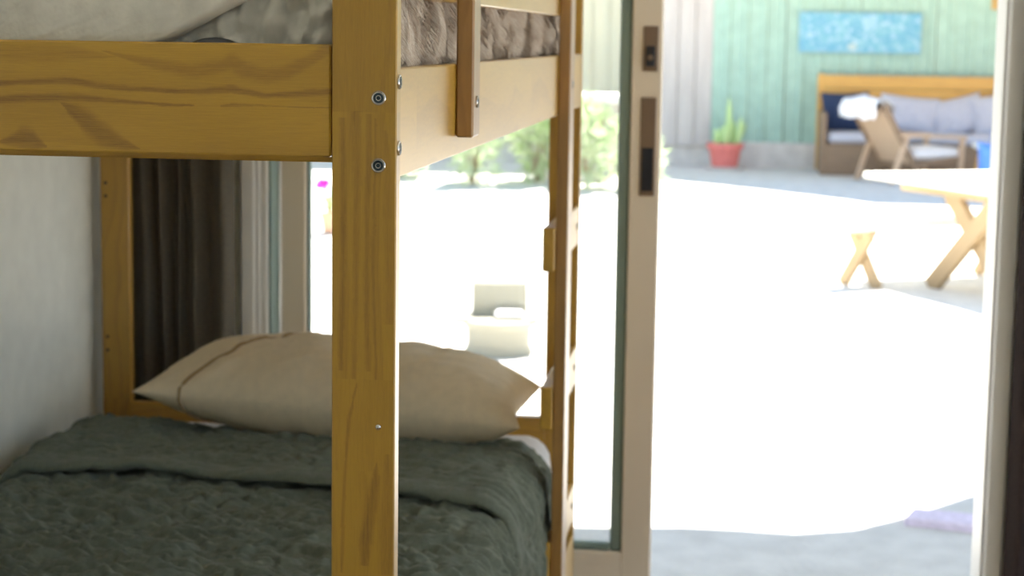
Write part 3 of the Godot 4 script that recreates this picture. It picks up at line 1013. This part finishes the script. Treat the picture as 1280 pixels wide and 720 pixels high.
func make_upper_bedding() -> void:
	var m := put("upper_mattress", board(Vector3(-0.445, 0, -0.955), Vector3(0.435, 0.118, 0.935), 0.012), mats.mattress, null, Vector3(-0.495, 1.144, -0.985))
	tag(m, "thin grey mattress on the upper bunk behind the foot rail", "mattress")
	# creased sheet tucked in at the foot
	var n := noise(44, 1.0, 3)
	var rows := []
	for j in 60:
		var t := j / 59.0
		var row := []
		for i in 150:
			var u := i / 149.0
			var x: float = lerp(-0.90, -0.056, u)
			# profile: rises behind the rail, rolls over the mattress edge
			var y := 0.0
			var z := 0.0
			if t < 0.5:
				y = 1.20 + 0.14 * (t / 0.5)
				z = -0.046 - 0.02 * pow(t / 0.5, 2.0)
			else:
				var k := (t - 0.5) / 0.5
				y = 1.34 + 0.02 * sin(k * PI)
				z = -0.066 - 0.5 * k
			var d1 := x + (y - 1.24) * 0.65
			var cre := n.get_noise_2d(d1 * 14.0, y * 6.0) * 0.018 + (1.0 - absf(n.get_noise_2d(d1 * 22.0 - y * 16.0, y * 9.0 - x * 6.0)) * 3.0) * 0.012
			cre = absf(cre) * (0.4 + 1.0 * smoothstep(-0.24, -0.08, x))
			# the sheet lifts off the rail in a shallow arch and shows the mattress
			var arch: float = 0.010 * max(0.0, 1.0 - pow((x + 0.185) / 0.032, 2.0))
			if t < 0.36:
				y = max(y, 1.236 + arch)
			var zz := z + cre
			if y < 1.2425:
				zz = minf(zz, -0.0225)
			row.append(Vector3(x, y, zz))
		rows.append(row)
	var sh := put("upper_sheet", grid_mesh(rows), mats.duvet)
	tag(sh, "creased cream sheet bunched over the foot of the upper bunk", "sheet")
	# duvet: a thicker layer whose diagonal edge lies over the sheet
	rows = []
	var n2 := noise(49, 1.0, 3)
	for j in 60:
		var t := j / 59.0
		var row := []
		for i in 120:
			var u := i / 119.0
			var y := 0.0
			var z := 0.0
			if t < 0.55:
				var k := t / 0.55
				y = 1.236 + 0.13 * k
				z = -0.024 + 0.010 * sin(k * PI) - 0.05 * k * k
			else:
				var k := (t - 0.55) / 0.45
				y = 1.366 + 0.02 * sin(k * PI)
				z = -0.074 - 0.55 * k
			var xr := -0.222 + (y - 1.244) * 1.85
			if t >= 0.55:
				xr += 0.1 * (t - 0.55)
			var x: float = lerp(-0.915, xr, u)
			var edge: float = clampf((1.0 - u) / 0.025, 0.0, 1.0)
			var sink := 0.018 * (1.0 - sqrt(1.0 - pow(1.0 - edge, 2.0)))
			var low := smoothstep(1.30, 1.24, y)
			var cre := n2.get_noise_2d(x * 5.0 + y * 4.0, y * 9.0) * 0.010 + (1.0 - absf(n2.get_noise_2d(x * 22.0 - y * 26.0, y * 10.0)) * 2.4) * 0.0035 * low
			row.append(Vector3(x, y, z + cre - sink))
		rows.append(row)
	var du := put("upper_duvet", grid_mesh(rows), mats.duvet)
	tag(du, "smooth cream duvet lying diagonally over the foot of the upper bunk", "duvet")
	make_fur()

func fur_surface(z: float, v: float, n: FastNoiseLite) -> Vector3:
	# v 0 at the bottom of the gap, rising, then rolling in over the mattress
	var y := 1.19 + 0.13 * clampf(v / 0.6, 0.0, 1.0)
	var x := -0.040 + 0.014 * sin(clampf(v / 0.6, 0.0, 1.0) * PI * 0.7)
	if v > 0.6:
		var k := (v - 0.6) / 0.4
		y = 1.32 + 0.035 * sin(k * PI * 0.5)
		x -= 0.36 * k
	x += 0.012 * n.get_noise_2d(z * 7.0, v * 3.0)
	return Vector3(x, y, z)

func make_fur() -> void:
	var f := thing("fur_throw", "shaggy cream and brown fur throw on the upper bunk behind the side rail", "throw", Vector3(-0.03, 1.24, -0.8))
	var n := noise(61, 1.0, 2)
	var s := st()
	var rows := []
	for j in 31:
		var row := []
		for i in 200:
			row.append(fur_surface(-0.030 - 1.86 * i / 199.0, j / 30.0, n) - f.position)
		row.reverse()
		rows.append(row)
	for j in rows.size():
		for i in 200:
			var z: float = rows[j][i].z + f.position.z
			s.set_color(Color(0.70, 0.58, 0.46))
			s.set_smooth_group(1)
			s.set_uv(Vector2(z, j / 30.0))
			s.add_vertex(rows[j][i])
	for j in 30:
		for i in 199:
			var a := j * 200 + i
			for k in [a, a + 201, a + 1, a, a + 200, a + 201]:
				s.add_index(k)
	s.generate_normals()
	var m := plain(Color.WHITE, 0.95, 0.2)
	m.vertex_color_use_as_albedo = true
	put("hide", s.commit(), m, f)
	# hair: thin tapering ribbons, combed downwards in locks
	s = st()
	var r := RandomNumberGenerator.new()
	r.seed = 5
	var comb := noise(67, 1.0, 2)
	for k in 22000:
		var z := -0.028 - 1.84 * pow(r.randf(), 1.35)
		var v := r.randf_range(0.08, 0.72)
		var p := fur_surface(z, v, n) - f.position
		var lean := comb.get_noise_2d(z * 9.0, v * 2.5) * 1.8
		var len := r.randf_range(0.018, 0.034)
		var dir := Vector3(0.25, -1.0, lean).normalized()
		var col := Color(0.52, 0.38, 0.27).lerp(Color(0.90, 0.84, 0.75), r.randf())   # cream and tan hairs mixed evenly
		var wv := r.randf_range(-0.004, 0.004)
		var hw := r.randf_range(0.0005, 0.0011)
		var side := Vector3(0, 0.15, 1).cross(dir).cross(dir).normalized()
		side = dir.cross(Vector3.RIGHT).normalized()
		var pts := []
		for q in 4:
			var t := q / 3.0
			pts.append(p + dir * len * t + Vector3(0.009 * sin(t * PI * 0.8) + 0.001, 0, wv * sin(t * PI * 1.4)))
		for q in 3:
			var w0 := hw * (1.0 - q / 3.0)
			var w1 := hw * (1.0 - (q + 1) / 3.0)
			var tri := [pts[q] - side * w0, pts[q] + side * w0, pts[q + 1] + side * w1, pts[q] - side * w0, pts[q + 1] + side * w1, pts[q + 1] - side * w1]
			if (tri[1] - tri[0]).cross(tri[2] - tri[0]).x > 0.0:
				tri = [tri[0], tri[2], tri[1], tri[3], tri[5], tri[4]]
			for e in tri:
				s.set_normal(Vector3(1, 0.25, 0.1).normalized())
				s.set_color(col)
				s.add_vertex(e)
	var pile := put("hair", s.commit(), m, f)
	pile.set_meta("kind", "stuff")

# ------------------------------------------------------------------ curtains

func curtain_mesh(x0: float, x1: float, folds: Array, z: float, origin: Vector3, y0: float, y1: float) -> ArrayMesh:
	# folds: [position 0..1, depth, width] of the bulges
	var n := noise(71, 1.0, 2)
	var rows := []
	for j in 70:
		var y: float = lerp(y1, y0, j / 69.0)
		var row := []
		for i in 160:
			var u := i / 159.0
			var d := 0.0
			for f in folds:
				var c: float = f[0] + 0.02 * sin(y * 3.0 + f[0] * 20.0) + f[3] * (y - 1.0)
				d += f[1] * exp(-pow((u - c) / f[2], 2.0))
			d += 0.004 * n.get_noise_2d(u * 8.0, y * 2.5)
			row.append(Vector3(lerp(x0, x1, u) , y, z + d) - origin)
		rows.append(row)
	return grid_mesh(rows)

func make_curtains() -> void:
	var c := thing("curtain", "dark taupe curtain gathered beside the pillow at the door frame", "curtain", Vector3(-0.85, 0.02, -2.06), 0.0, "door curtains")
	var folds := [[0.02, 0.01, 0.05, 0.0], [0.22, 0.032, 0.065, -0.09], [0.40, 0.030, 0.035, -0.06], [0.53, 0.026, 0.035, -0.03], [0.70, 0.038, 0.07, 0.02], [0.90, 0.045, 0.085, 0.0]]
	put("cloth", curtain_mesh(-0.985, -0.728, folds, -2.085, c.position, 0.02, 2.2), mats.curtain, c)
	var d := thing("curtain", "dark brown curtain hanging beside the open doorway", "curtain", Vector3(1.05, 0.02, -2.06), 0.0, "door curtains")
	put("cloth", curtain_mesh(0.866, 1.22, [[0.06, 0.04, 0.06, 0.0], [0.22, 0.05, 0.06, 0.0], [0.40, 0.04, 0.06, 0.01], [0.58, 0.05, 0.06, 0.0], [0.78, 0.045, 0.07, 0.0], [0.95, 0.04, 0.05, 0.0]], -2.085, d.position, 0.02, 2.2), mats.curtain_dark, d)
	var r := thing("curtain_rod", "black curtain rod above the sliding door", "rod", Vector3(0.1, 2.2, -2.06))
	put("pole", tube([Vector3(-1.08, 0, 0), Vector3(1.2, 0, 0)], 0.011, 12), mats.black, r)
	for x in [-1.0, 0.0, 1.1]:
		put("bracket", tube([Vector3(x, 0, 0), Vector3(x, 0, -0.062)], 0.006, 8), mats.black, r)

# ------------------------------------------------------------------ courtyard furniture

func cross_leg(parent: Node, centre: Vector3, dir: Vector3, spread: float, height: float, w: float, d: float, m: Material, top_spread := -1.0) -> void:
	# two legs that cross, in the upright plane along dir
	var side := dir.cross(Vector3.UP)
	var ts := spread if top_spread < 0.0 else top_spread
	var a := centre - dir * spread / 2.0
	var b := centre + dir * spread / 2.0
	var up := Vector3(0, height, 0)
	put("leg", bar(a, centre + dir * ts / 2.0 + up, w, d, side, Vector2(0.1, 0.1)), m, parent, side * d * 0.5)
	put("leg", bar(b, centre - dir * ts / 2.0 + up, w, d, side, Vector2(0.5, 0.4)), m, parent, -side * d * 0.5)

func make_outdoor_furniture() -> void:
	# bench: long axis to the right and away
	var d := Vector3(0.787, 0, -0.617)
	var nrm := Vector3(0.617, 0, 0.787)
	var turn := atan2(0.617, 0.787)
	var b := thing("garden_bench", "plank garden bench on crossed legs beside the outdoor table", "bench", Vector3(1.65, GROUND, -11.60), turn)
	# local axes: +x along the bench, +z towards the house
	for k in 2:
		put("seat_plank", board(Vector3(-0.95, 0.395, -0.15 + k * 0.152), Vector3(0.85, 0.432, -0.004 + k * 0.152), 0.004, 0, Vector2(0.2 * k, 0.3)), mats.pale_wood, b)
	for x in [-0.68, 0.58]:
		cross_leg(b, Vector3(x, 0.0, 0.0), Vector3(0, 0, 1), 0.31, 0.375, 0.092, 0.036, mats.yard_wood, 0.22)
		put("cleat", board(Vector3(x - 0.03, 0.36, -0.13), Vector3(x + 0.03, 0.394, 0.13), 0.003, 2), mats.yard_wood, b)
	# table: long axis towards the house and to the right
	var e := Vector3(0.443, 0, 0.896)
	var t := thing("garden_table", "large plank garden table with crossed legs standing on the gravel", "table", Vector3(2.15, GROUND, -11.02), atan2(-e.z, e.x))
	for k in 7:
		put("top_plank", board(Vector3(-1.15, 0.70, -0.55 + k * 0.158), Vector3(1.15, 0.738, -0.55 + k * 0.158 + 0.152), 0.004, 0, Vector2(0.13 * k, 0.2 * k)), mats.pale_wood, t)
	for z in [-0.36, 0.36]:
		cross_leg(t, Vector3(-0.02, 0.0, z), Vector3(1, 0, 0), 0.90, 0.66, 0.135, 0.05, mats.yard_wood, 0.66)
		put("top_rail", board(Vector3(-0.9, 0.63, z - 0.03), Vector3(0.9, 0.70, z + 0.03), 0.004), mats.yard_wood, t)
	put("stretcher", board(Vector3(-0.05, 0.33, -0.36), Vector3(0.05, 0.39, 0.36), 0.004, 2), mats.yard_wood, t)
	# carved stump seat behind the glass
	var s := thing("stump_seat", "pale carved log seat standing on the gravel behind the glass", "seat", Vector3(-0.945, GROUND, -8.0), 0.12)
	put("base", lathe([Vector2(0.0, 0.0), Vector2(0.185, 0.0), Vector2(0.165, 0.05), Vector2(0.17, 0.13), Vector2(0.20, 0.165), Vector2(0.205, 0.18), Vector2(0.0, 0.185)], 26), mats.stump_wood, s)
	put("back", board(Vector3(-0.145, 0.17, -0.15), Vector3(0.15, 0.365, -0.07), 0.012, 1), mats.stump_wood, s)
	for x in [-0.19, 0.16]:
		put("arm", board(Vector3(x - 0.045, 0.165, -0.13), Vector3(x + 0.05, 0.195, 0.10), 0.008, 2), mats.stump_wood, s)
	put("seat_pad", board(Vector3(-0.02, 0.185, -0.06), Vector3(0.13, 0.225, 0.08), 0.015), mats.white_cloth, s)

func cushion_mesh(w: float, h: float, t: float, sd: int) -> ArrayMesh:
	# upright cushion: width x, height y, thickness z, base at y 0
	var s := st()
	var m := pillow_mesh(w / 2, h / 2, t / 2, sd)
	s.append_from(m, 0, Transform3D(Basis(Vector3.RIGHT, PI / 2), Vector3(0, h / 2, 0)))
	return s.commit()

func make_lounge() -> void:
	var y := -0.07
	var zw := -18.14
	# timber daybed with a high back
	var o := Vector3(2.15, y, zw + 0.05)
	var s := thing("daybed", "long orange timber daybed with a high plank back against the green wall", "sofa", o)
	for k in 4:
		put("back_plank", board(Vector3(-1.1, 0.42 + k * 0.142, 0.0), Vector3(1.5, 0.555 + k * 0.142, 0.045), 0.006, 0, Vector2(0.2 * k, 0.3 * k)), mats.orange_wood, s)
	put("side_panel", board(Vector3(-1.1, 0.0, 0.045), Vector3(-1.045, 0.62, 0.85), 0.006, 2), mats.dark_wood, s)
	put("end_post", board(Vector3(-1.12, 0.0, -0.03), Vector3(-1.05, 0.99, 0.05), 0.006, 1), mats.orange_wood, s)
	put("front_panel", board(Vector3(-1.045, 0.0, 0.80), Vector3(1.5, 0.30, 0.85), 0.006), mats.dark_wood, s)
	put("seat_deck", board(Vector3(-1.045, 0.28, 0.045), Vector3(1.5, 0.32, 0.80), 0.006), mats.dark_wood, s)
	put("seat_pad", board(Vector3(-1.03, 0.32, 0.06), Vector3(1.48, 0.42, 0.82), 0.03), mats.cushion, s)
	# cushions on it
	var c := put("scatter_cushion", cushion_mesh(0.50, 0.42, 0.16, 3), mats.navy, null, Vector3(1.33, y + 0.41, zw + 0.30), Vector3(-0.3, 0.1, 0.03))
	tag(c, "dark navy square cushion in the corner of the timber daybed", "cushion")
	c = put("scatter_cushion", cushion_mesh(0.60, 0.40, 0.16, 4), mats.cushion, null, Vector3(1.93, y + 0.41, zw + 0.30), Vector3(-0.35, 0.0, -0.10))
	tag(c, "pale lilac-grey cushion leaning upright next to the navy cushion on the daybed", "cushion")
	c = put("scatter_cushion", cushion_mesh(0.54, 0.42, 0.16, 5), mats.cushion, null, Vector3(2.50, y + 0.40, zw + 0.32), Vector3(-0.4, 0.0, 0.25))
	tag(c, "pale grey cushion tilted sideways on the daybed, overlapped by a bigger one", "cushion")
	c = put("scatter_cushion", cushion_mesh(0.62, 0.46, 0.17, 6), mats.cushion, null, Vector3(2.90, y + 0.40, zw + 0.42), Vector3(-0.35, -0.1, 0.18))
	tag(c, "large pale cushion overlapping the tilted grey one on the daybed", "cushion")
	# cane armchair seen from behind, reclined, white throw on its back
	var a := thing("cane_armchair", "reclined cane armchair with white seat pad facing the daybed", "armchair", Vector3(1.92, y - 0.07, -16.75), 0.5)
	var back := st()
	put("backrest", bar(Vector3(-0.16, 0.22, 0), Vector3(-0.50, 0.78, 0), 0.03, 0.58, Vector3.BACK), mats.rattan, a)
	for z in [-0.30, 0.30]:
		put("frame_rail", bar(Vector3(-0.10, 0.10, z), Vector3(-0.54, 0.80, z), 0.05, 0.035, Vector3.BACK), mats.dark_wood, a)
		put("arm", bar(Vector3(-0.36, 0.53, z), Vector3(0.38, 0.50, z), 0.03, 0.06, Vector3.BACK), mats.rattan, a)
		put("leg", bar(Vector3(0.32, 0.07, z), Vector3(0.34, 0.50, z), 0.045, 0.04, Vector3.BACK), mats.rattan, a)
		put("leg", bar(Vector3(-0.44, 0.07, z), Vector3(-0.28, 0.52, z), 0.045, 0.04, Vector3.BACK), mats.rattan, a)
	put("seat", bar(Vector3(-0.20, 0.24, 0), Vector3(0.36, 0.30, 0), 0.05, 0.58, Vector3.BACK), mats.dark_wood, a)
	put("seat_pad", board(Vector3(-0.18, 0.29, -0.27), Vector3(0.36, 0.40, 0.27), 0.035), mats.white_cloth, a)
	# the throw
	var n := noise(15, 1.0, 3)
	var rows := []
	for j in 26:
		var t := j / 25.0
		var row := []
		for i in 30:
			var u := i / 29.0
			var ang := t * PI * 1.25 - 0.3
			var rad := 0.085 + 0.03 * n.get_noise_2d(u * 4.0, t * 3.0)
			var w := -0.33 + 0.62 * u
			row.append(Vector3(-0.53 + rad * 1.4 * cos(PI - ang), 0.78 + rad * sin(ang) - 0.18 * max(0.0, t - 0.6) - 0.09 * max(0.0, 0.3 - t) * 3.0 + 0.03 * n.get_noise_2d(u * 5.0 + 9.0, t), w))
		rows.append(row)
	var th := put("towel", grid_mesh(rows), mats.white_cloth, null, a.position, a.rotation)
	tag(th, "white towel bunched over the top of the cane armchair's back", "towel")
	# low table, white cup, blue bag
	var lt := thing("side_table", "low white-topped side table with orange legs by the armchair", "side table", Vector3(2.72, y, -16.15))
	put("table_top", board(Vector3(-0.30, 0.36, -0.22), Vector3(0.32, 0.40, 0.22), 0.006), mats.white_paint, lt)
	for x in [-0.24, 0.26]:
		for z in [-0.16, 0.16]:
			put("leg", bar(Vector3(x * 1.15, 0, z), Vector3(x * 0.9, 0.36, z), 0.045, 0.04, Vector3.BACK), mats.orange_wood, lt)
	var cup := put("cup", lathe([Vector2(0, 0), Vector2(0.05, 0), Vector2(0.062, 0.02), Vector2(0.07, 0.11), Vector2(0.064, 0.11), Vector2(0.055, 0.02), Vector2(0, 0.015)], 20), mats.white_paint, null, Vector3(2.62, y + 0.40, -16.05))
	tag(cup, "white round cup standing on the low side table", "cup")
	var bag := thing("blue_bag", "bright blue cloth bag standing beside the low side table", "bag", Vector3(2.56, y - 0.01, -15.6))
	put("body", cushion_mesh(0.36, 0.46, 0.26, 12), mats.blue_cloth, bag)
	put("handle", tube([Vector3(-0.08, 0.40, 0), Vector3(-0.05, 0.56, 0), Vector3(0.05, 0.56, 0), Vector3(0.08, 0.40, 0)], 0.012, 8), mats.blue_cloth, bag)

# ------------------------------------------------------------------ plants

func leaf(s: SurfaceTool, at: Vector3, dir: Vector3, length: float, width: float, tint: Color) -> void:
	var d := dir.normalized()
	var side := d.cross(Vector3.UP)
	if side.length() < 0.05:
		side = Vector3.RIGHT
	side = side.normalized()
	var nn := side.cross(d).normalized()
	var mid := at + d * length * 0.5 + nn * width * 0.15
	var tip := at + d * length - nn * width * 0.25
	for tri in [[at, mid - side * width / 2, tip], [at, tip, mid + side * width / 2]]:
		for v in tri:
			s.set_normal(nn)
			s.set_color(tint)
			s.add_vertex(v)

func shrub(at: Vector3, rx: float, h: float, leaves: int, sd: int, m: Material, label: String) -> void:
	var r := RandomNumberGenerator.new()
	r.seed = sd
	var t := thing("shrub", label, "shrub", at, 0.0, "shrubs along the weathered wall")
	var s := st()
	var stems := st()
	for k in 7:
		var dir := Vector3(r.randf_range(-0.6, 0.6) * rx / h, 1.0, r.randf_range(-0.5, 0.5) * rx / h)
		add_tube(stems, [Vector3(dir.x * 0.05, 0, dir.z * 0.05), dir * h * 0.45, dir * h * 0.85 + Vector3(r.randf_range(-0.05, 0.05), 0, 0)], [0.014, 0.009, 0.004], 5)
	for k in leaves:
		var a := r.randf() * TAU
		var e := r.randf_range(-0.9, 1.0)
		var rad := sqrt(1.0 - e * e) * pow(r.randf(), 0.4)
		var wob := 0.8 + 0.25 * sin(a * 3.0 + sd) + 0.15 * sin(e * 7.0 + a)
		var p := Vector3(cos(a) * rad * rx * wob, h * 0.52 + e * h * 0.48 * wob, sin(a) * rad * rx * 0.8 * wob)
		var d := Vector3(p.x, p.y - h * 0.3, p.z).normalized() + Vector3(r.randf_range(-0.6, 0.6), r.randf_range(-0.3, 0.6), r.randf_range(-0.6, 0.6))
		leaf(s, p, d, r.randf_range(0.07, 0.13), r.randf_range(0.03, 0.05), Color.WHITE)
	stems.generate_normals()
	put("stem", stems.commit(), mats.stem, t)
	var f := put("foliage", s.commit(), m, t)
	f.set_meta("kind", "stuff")

func make_plants() -> void:
	shrub(Vector3(-2.20, ground_height(0, -15.6), -15.6), 0.30, 0.80, 900, 1, mats.leaf_pale, "pale green leafy shrub growing by the gravel, shorter than its darker neighbour")
	shrub(Vector3(-1.62, ground_height(0, -15.8), -15.8), 0.32, 0.95, 1100, 2, mats.leaf, "tall mid-green bushy shrub growing between two paler shrubs")
	shrub(Vector3(-1.12, ground_height(0, -15.5), -15.5), 0.28, 0.80, 900, 3, mats.leaf_pale, "pale green shrub growing before the white-topped potting table")
	shrub(Vector3(-0.62, ground_height(0, -15.4), -15.4), 0.24, 0.55, 700, 4, mats.leaf_pale, "lowest pale shrub, growing in front of the grey weathered boards")
	shrub(Vector3(-2.95, ground_height(0, -16.0), -16.0), 0.34, 0.62, 700, 5, mats.leaf_pale, "round pale shrub growing alone at the end of the row")
	# magenta blossom on a tall stem in an orange pot
	var g := ground_height(0, -13.2)
	var f := thing("flowering_plant", "potted plant with a single magenta blossom behind the glass", "plant", Vector3(-3.00, g, -13.2))
	put("pot", lathe([Vector2(0, 0), Vector2(0.07, 0), Vector2(0.09, 0.13), Vector2(0.10, 0.13), Vector2(0.10, 0.16), Vector2(0.085, 0.16), Vector2(0.08, 0.12), Vector2(0, 0.12)], 24), mats.terracotta, f)
	put("stem", tube([Vector3(0, 0.11, 0), Vector3(-0.03, 0.25, 0), Vector3(-0.065, 0.375, 0.02)], 0.006, 6), mats.stem, f)
	var s := st()
	var r := RandomNumberGenerator.new()
	r.seed = 77
	for k in 50:
		var a := r.randf() * TAU
		leaf(s, Vector3(-0.02, r.randf_range(0.15, 0.34), 0), Vector3(cos(a), 0.7, sin(a)), r.randf_range(0.07, 0.12), 0.04, Color.WHITE)
	put("foliage", s.commit(), mats.leaf, f)
	for k in 6:
		s = st()
		var a := TAU * k / 6.0
		leaf(s, Vector3.ZERO, Vector3(cos(a), 0.4, sin(a)), 0.085, 0.075, Color.WHITE)
		put("petal", s.commit(), mats.magenta, f, Vector3(-0.066, 0.38, 0.03), Vector3(0.7, 0, 0))
	# red pot with fleshy upright leaves against the green wall
	var p := thing("potted_succulent", "red clay pot with pale green upright leaves before the green wall", "potted plant", Vector3(0.10, -0.07, -17.85))
	put("pot", lathe([Vector2(0, 0), Vector2(0.128, 0), Vector2(0.165, 0.21), Vector2(0.19, 0.21), Vector2(0.19, 0.27), Vector2(0.165, 0.27), Vector2(0.155, 0.23), Vector2(0, 0.23)], 28), mats.pot, p)
	put("saucer", lathe([Vector2(0, 0.0), Vector2(0.19, 0.0), Vector2(0.21, 0.025), Vector2(0.2, 0.03), Vector2(0, 0.02)], 28), mats.concrete, p)
	put("soil", lathe([Vector2(0.158, 0.235), Vector2(0.1, 0.245), Vector2(0, 0.25)], 20), mats.soil, p)
	for q in [[0.03, 0.50, 0.04, 0.02], [-0.04, 0.20, -0.04, 0.0], [0.16, 0.30, 0.12, 0.03], [-0.10, 0.18, -0.08, 0.02], [0.08, 0.26, 0.06, -0.03], [0.0, 0.24, 0.0, 0.05], [0.20, 0.24, 0.10, 0.0]]:
		var l := st()
		var b0 := Vector3(q[2], 0.24, q[3])
		var b1 := Vector3(q[0], 0.24 + q[1], q[3] * 1.5)
		add_tube(l, [b0, b0.lerp(b1, 0.35), b0.lerp(b1, 0.75), b1], [0.026, 0.036, 0.030, 0.004], 7)
		l.generate_normals()
		put("leaf", l.commit(), mats.succulent, p)
